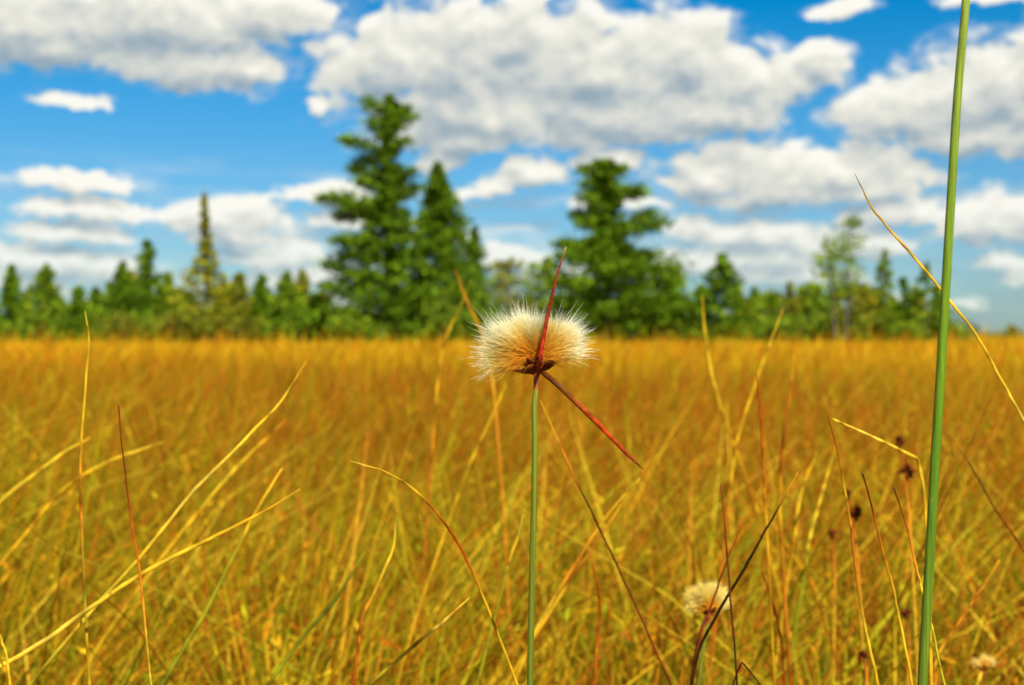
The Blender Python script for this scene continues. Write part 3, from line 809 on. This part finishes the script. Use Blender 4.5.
# ------------------------------------------------------------------ cottongrass
def cottongrass(name, label, cx, cy, d, scale, seed, lobes, n_hair, stem_pts, bracts, hair_r=0.00006, core=0.0, group=None, warm=(1, 1, 1)):
    """cx,cy: where the bracts meet under the head; lobes: (angle from up, length px, spread, share)"""
    r = np.random.default_rng(seed)
    k = d / F_PX
    B = at(cx, cy, d)
    P = [at(x, y, d) for x, y in stem_pts]
    e = P[-1]
    P += [np.array([e[0] - 0.004, d + 0.006, e[2] * 0.5]), np.array([e[0] - 0.006, d + 0.01, -0.01])]
    root = empty(name, P[-1]); tag(root, label, 'flower', group)
    Q = spline(np.array(P), 8); m = len(Q); ts = np.linspace(0, 1, m)
    st = MB()
    st.tube(Q, np.interp(ts, [0, .06, .12, 1], [1.9, 2.2, 2.8, 3.4]) * k * scale,
            ramp([(0, (0.30, 0.10, 0.02)), (.04, (0.28, 0.20, 0.04)), (.10, (0.17, 0.17, 0.018)), (.4, (0.12, 0.14, 0.010)), (1, (0.08, 0.10, 0.006))], ts), n=10)
    st.build('stem', M_RUSH, root)
    for (pts, w, cols, dz) in bracts:
        T = spline(np.array([at(x, y, d + dz * min(1, i)) for i, (x, y) in enumerate(pts)]), 8); tt = np.linspace(0, 1, len(T))
        b = MB(); b.tube(T, np.interp(tt, [0, .08, .45, .8, 1], [.8, 1.0, .95, .55, .12]) * 0.5 * w * k, ramp(cols, tt), n=6, flat=0.4)
        b.build('bract', M_BRACT, root)
    # bristles
    V, Fq, Cc = [], [], []
    seg = 5; ns = 3
    lob = np.array([l[3] for l in lobes]); lob = lob / lob.sum()
    which = r.choice(len(lobes), n_hair, p=lob)
    A = np.array([R(l[0]) for l in lobes])[which]; Ln = np.array([l[1] for l in lobes])[which] * k; Sp = np.array([l[2] for l in lobes])[which]
    yaw = np.array([R(l[4]) for l in lobes])[which]
    ax = np.stack([np.sin(A) * np.cos(yaw), np.sin(yaw) + 0 * A, np.cos(A) * np.cos(yaw)], -1)
    # florets: each lobe is a handful of small tufts
    nsub = 11
    sub = r.normal(0, 1, (len(lobes), nsub, 3)) * np.array([l[2] for l in lobes])[:, None, None] * 1.15
    subl = r.uniform(0.84, 1.08, (len(lobes), nsub))
    wsub = r.integers(0, nsub, n_hair)
    dr = unit(ax + sub[which, wsub] + r.normal(0, 0.085, (n_hair, 3)))
    Ln = Ln * subl[which, wsub]
    # spikelet core: bristles leave along the axis of their spikelet
    s0 = r.uniform(0.02, 0.36, n_hair)
    p0 = B[None] + ax * (s0 * Ln)[:, None] + r.normal(0, 1, (n_hair, 3)) * (0.07 * Ln)[:, None] + np.array([0, 0, 0.002 * scale])
    ln = Ln * r.uniform(0.38, 0.62, n_hair) * np.where(r.random(n_hair) < 0.04, 1.18, 1.0)
    bow = r.normal(0, 0.17, (n_hair, 3)) + r.normal(0, 0.14, (len(lobes), nsub, 3))[which, wsub]; bow[:, 2] -= 0.05
    t = np.linspace(0, 1, seg + 1)
    pts = p0[:, None] + dr[:, None] * (ln[:, None] * t[None])[..., None] + bow[:, None] * (ln[:, None] * t[None] ** 2)[..., None]
    tan = unit(np.gradient(pts, axis=1))
    u = unit(np.cross(tan, np.array([0.3, 0.9, 0.2]))); w = np.cross(u, tan)
    rad = hair_r * np.array([1.1, 1.1, 1.0, .85, .6, .25])[None, :, None]
    ring = [pts + rad * (math.cos(2 * math.pi * j / ns) * u + math.sin(2 * math.pi * j / ns) * w) for j in range(ns)]
    V = np.stack(ring, 2).reshape(-1, 3)
    kk = ns * (seg + 1); b0 = np.arange(n_hair) * kk
    fs = []
    for i in range(seg):
        for j in range(ns):
            q = np.array([i * ns + j, i * ns + (j + 1) % ns, (i + 1) * ns + (j + 1) % ns, (i + 1) * ns + j])
            fs.append(b0[:, None] + q[None])
    Fq = np.concatenate(fs)
    reach = np.clip(np.linalg.norm(pts - B[None, None], axis=-1) / (Ln[:, None]) + core, 0, 1.2)
    c = ramp([(0, (0.72, 0.26, 0.012)), (.30, (0.95, 0.48, 0.03)), (.55, (0.98, 0.63, 0.06)), (.76, (0.99, 0.81, 0.20)), (.88, (0.99, 0.95, 0.62)), (1.0, (0.995, 0.98, 0.82))], reach)
    c = c * np.array(warm)
    c *= r.uniform(0.92, 1.02, (n_hair, 1, 1))
    c = np.repeat(c[:, :, None, :], ns, axis=2).reshape(-1, 3)
    mesh_obj('cotton_tuft', V.astype(np.float32), Fq, np.clip(c, 0, 1).astype(np.float32), M_COTTON, root, True)
    # swollen brown foot of the head
    rc = MB(); T = spline(np.array([P[0] + (P[1] - P[0]) * 1.2, P[0], B + np.array([0, 0.0005, 0.001 * scale]), B + np.array([0, 0.001, 0.0035 * scale])]), 5); q = np.linspace(0, 1, len(T))
    rc.tube(T, np.interp(q, [0, .35, .7, 1], [2.6, 3.4, 7.0, 4.0]) * k * scale, ramp([(0, (0.26, 0.11, 0.02)), (.3, (0.24, 0.05, 0.008)), (.7, (0.10, 0.018, 0.004)), (1, (0.12, 0.03, 0.005))], q), n=10)
    rc.build('receptacle', M_BRACT, root)
    # dark scales that hold the spikelets
    for l in lobes:
        if l[3] <= 0: continue
        a0 = R(l[0])
        for q in range(4):
            a = a0 + r.normal(0, 0.22); yw = R(l[4]) + r.normal(0, 0.5)
            dd = np.array([math.sin(a) * math.cos(yw), math.sin(yw) - 0.35, math.cos(a) * math.cos(yw)]); dd /= np.linalg.norm(dd)
            L = l[1] * k * r.uniform(0.26, 0.46)
            pp = [B + np.array([0, 0, -0.003 * scale]), B + dd * L * 0.5 + np.array([0, 0, -0.0008]), B + dd * L]
            s = MB(); s.tube(spline(np.array(pp), 4), np.interp(np.linspace(0, 1, 9), [0, .5, .8, 1], [3.0, 4.6, 2.8, .3]) * k * scale,
                             ramp([(0, (0.14, 0.03, 0.006)), (.5, (0.08, 0.014, 0.004)), (1, (0.20, 0.06, 0.008))], np.linspace(0, 1, 9)), n=6, flat=0.4)
            s.build('scale', M_BRACT, root)

    return root


cottongrass('cottongrass_flower', 'large fluffy cream cotton flower in sharp focus on a tall green stem', 537, 364, 0.50, 1.0, 2,
            [(-93, 55, 0.11, 0.9, -5), (-80, 60, 0.12, 0.9, 6), (-64, 59, 0.14, 1.2, -6), (-46, 55, 0.15, 1.2, -16), (-26, 52, 0.15, 1.2, -2), (-6, 47, 0.14, 1.0, -14), (20, 40, 0.12, 0.7, 10), (41, 53, 0.14, 1.2, -10), (58, 56, 0.14, 1.3, 4), (72, 48, 0.12, 0.7, -8)],
            24000, [(537, 373), (536, 390), (535, 400), (535, 440), (534, 500), (532, 580), (530, 690)],
            [([(538, 376), (540, 360), (544, 335), (550, 305), (558, 272), (566, 247)], 4.2,
              [(0, (0.16, 0.010, 0.003)), (.3, (0.30, 0.018, 0.004)), (.7, (0.17, 0.018, 0.004)), (.93, (0.22, 0.05, 0.01)), (1, (0.6, 0.4, 0.1))], -0.011),
             ([(541, 371), (556, 383), (578, 404), (604, 430), (628, 455), (643, 469)], 6.0,
              [(0, (0.07, 0.016, 0.004)), (.3, (0.13, 0.045, 0.006)), (.6, (0.40, 0.04, 0.004)), (.8, (0.20, 0.02, 0.004)), (1, (0.05, 0.012, 0.008))], -0.006)])
cottongrass('cottongrass_flower', 'small closed yellowish cotton flower low in the sedge at right', 709, 610, 0.76, 0.6, 6,
            [(-80, 22, 0.11, 1.1, 0), (-55, 25, 0.13, 1.1, 8), (-25, 25, 0.13, 1.3, -14), (8, 25, 0.13, 1.3, 4), (40, 24, 0.13, 1.2, -6), (68, 20, 0.12, .9, 0)],
            15000, [(709, 614), (708, 625), (704, 645), (698, 690)],
            [([(706, 616), (700, 636), (694, 662), (690, 688)], 4.0, [(0, DK), (1, BK)], -0.004)], hair_r=0.00014, core=0.2, warm=(1, .88, .36))
cottongrass('cottongrass_flower', 'tiny pale cotton flower at the bottom right corner', 984, 668, 1.0, 0.45, 8,
            [(-60, 13, 0.35, 1, 0), (0, 13, 0.35, 1, 0), (60, 13, 0.35, 1, 0)],
            1200, [(984, 670), (984, 690)], [([(982, 670), (976, 690)], 3.0, [(0, GO), (1, GO)], -0.003)], hair_r=0.00025, core=0.2, warm=(1, .85, .35))


# ------------------------------------------------------------------ dark seed heads of the beak sedge
def seed_plant(spots_, foot, d, label):
    r = np.random.default_rng(int(foot[0]))
    base = at(foot[0], foot[1], d); base[2] = -0.005
    root = empty('beaksedge_plant', base); tag(root, label, 'seed head', 'dark beak sedge seed heads')
    top = at(*spots_[0][:2], d)
    st = MB(); Q = spline(np.array([top, at((spots_[0][0] + foot[0]) / 2 + 2, (spots_[0][1] + foot[1]) / 2, d), at(foot[0], foot[1], d), base]), 6)
    st.tube(Q, np.linspace(0.0007, 0.0014, len(Q)), ramp([(0, DR), (.4, OR), (1, GR)], np.linspace(0, 1, len(Q))), n=5)
    st.build('stem', M_STALK, root)
    for (x, y, s) in spots_:
        c = at(x, y, d); b = MB()
        for k in range(26):
            u = unit(r.normal(0, 1, 3) + np.array([0, 0, 0.25])); L = s * d / F_PX * r.uniform(0.55, 1.0)
            q = [c + u * L * 0.1, c + u * L * 0.55, c + u * L]
            b.tube(q, [L * .12, L * .2, L * .03], [DK, (0.075, 0.014, 0.003), (0.13, 0.04, 0.004)], n=5)
        b.build('seed_cluster', M_SEED, root)
        z = MB(); j = Q[np.argmin(np.abs(Q[:, 2] - (c[2] - 0.012)))]
        z.tube([j, c], [0.0006, 0.0005], [DR, DR], n=4); z.build('twig', M_STALK, root)


seed_plant([(899, 441, 9), (907, 470, 12)], (912, 560), 1.0, 'dark seed head between the snapped blade and the green stem')
seed_plant([(848, 494, 7), (856, 513, 11)], (860, 600), 1.05, 'dark seed head behind the dark tipped blade')
seed_plant([(831, 534, 8)], (834, 610), 1.1, 'small single dark seed head left of the dark tipped blade')
seed_plant([(863, 656, 10)], (866, 690), 0.9, 'dark seed head near the bottom edge under the orange blades')
seed_plant([(906, 614, 9)], (908, 680), 1.0, 'dark seed head just left of the lower green stem')
seed_plant([(933, 665, 9)], (934, 690), 0.9, 'dark seed head at the bottom, right of the green stem foot')
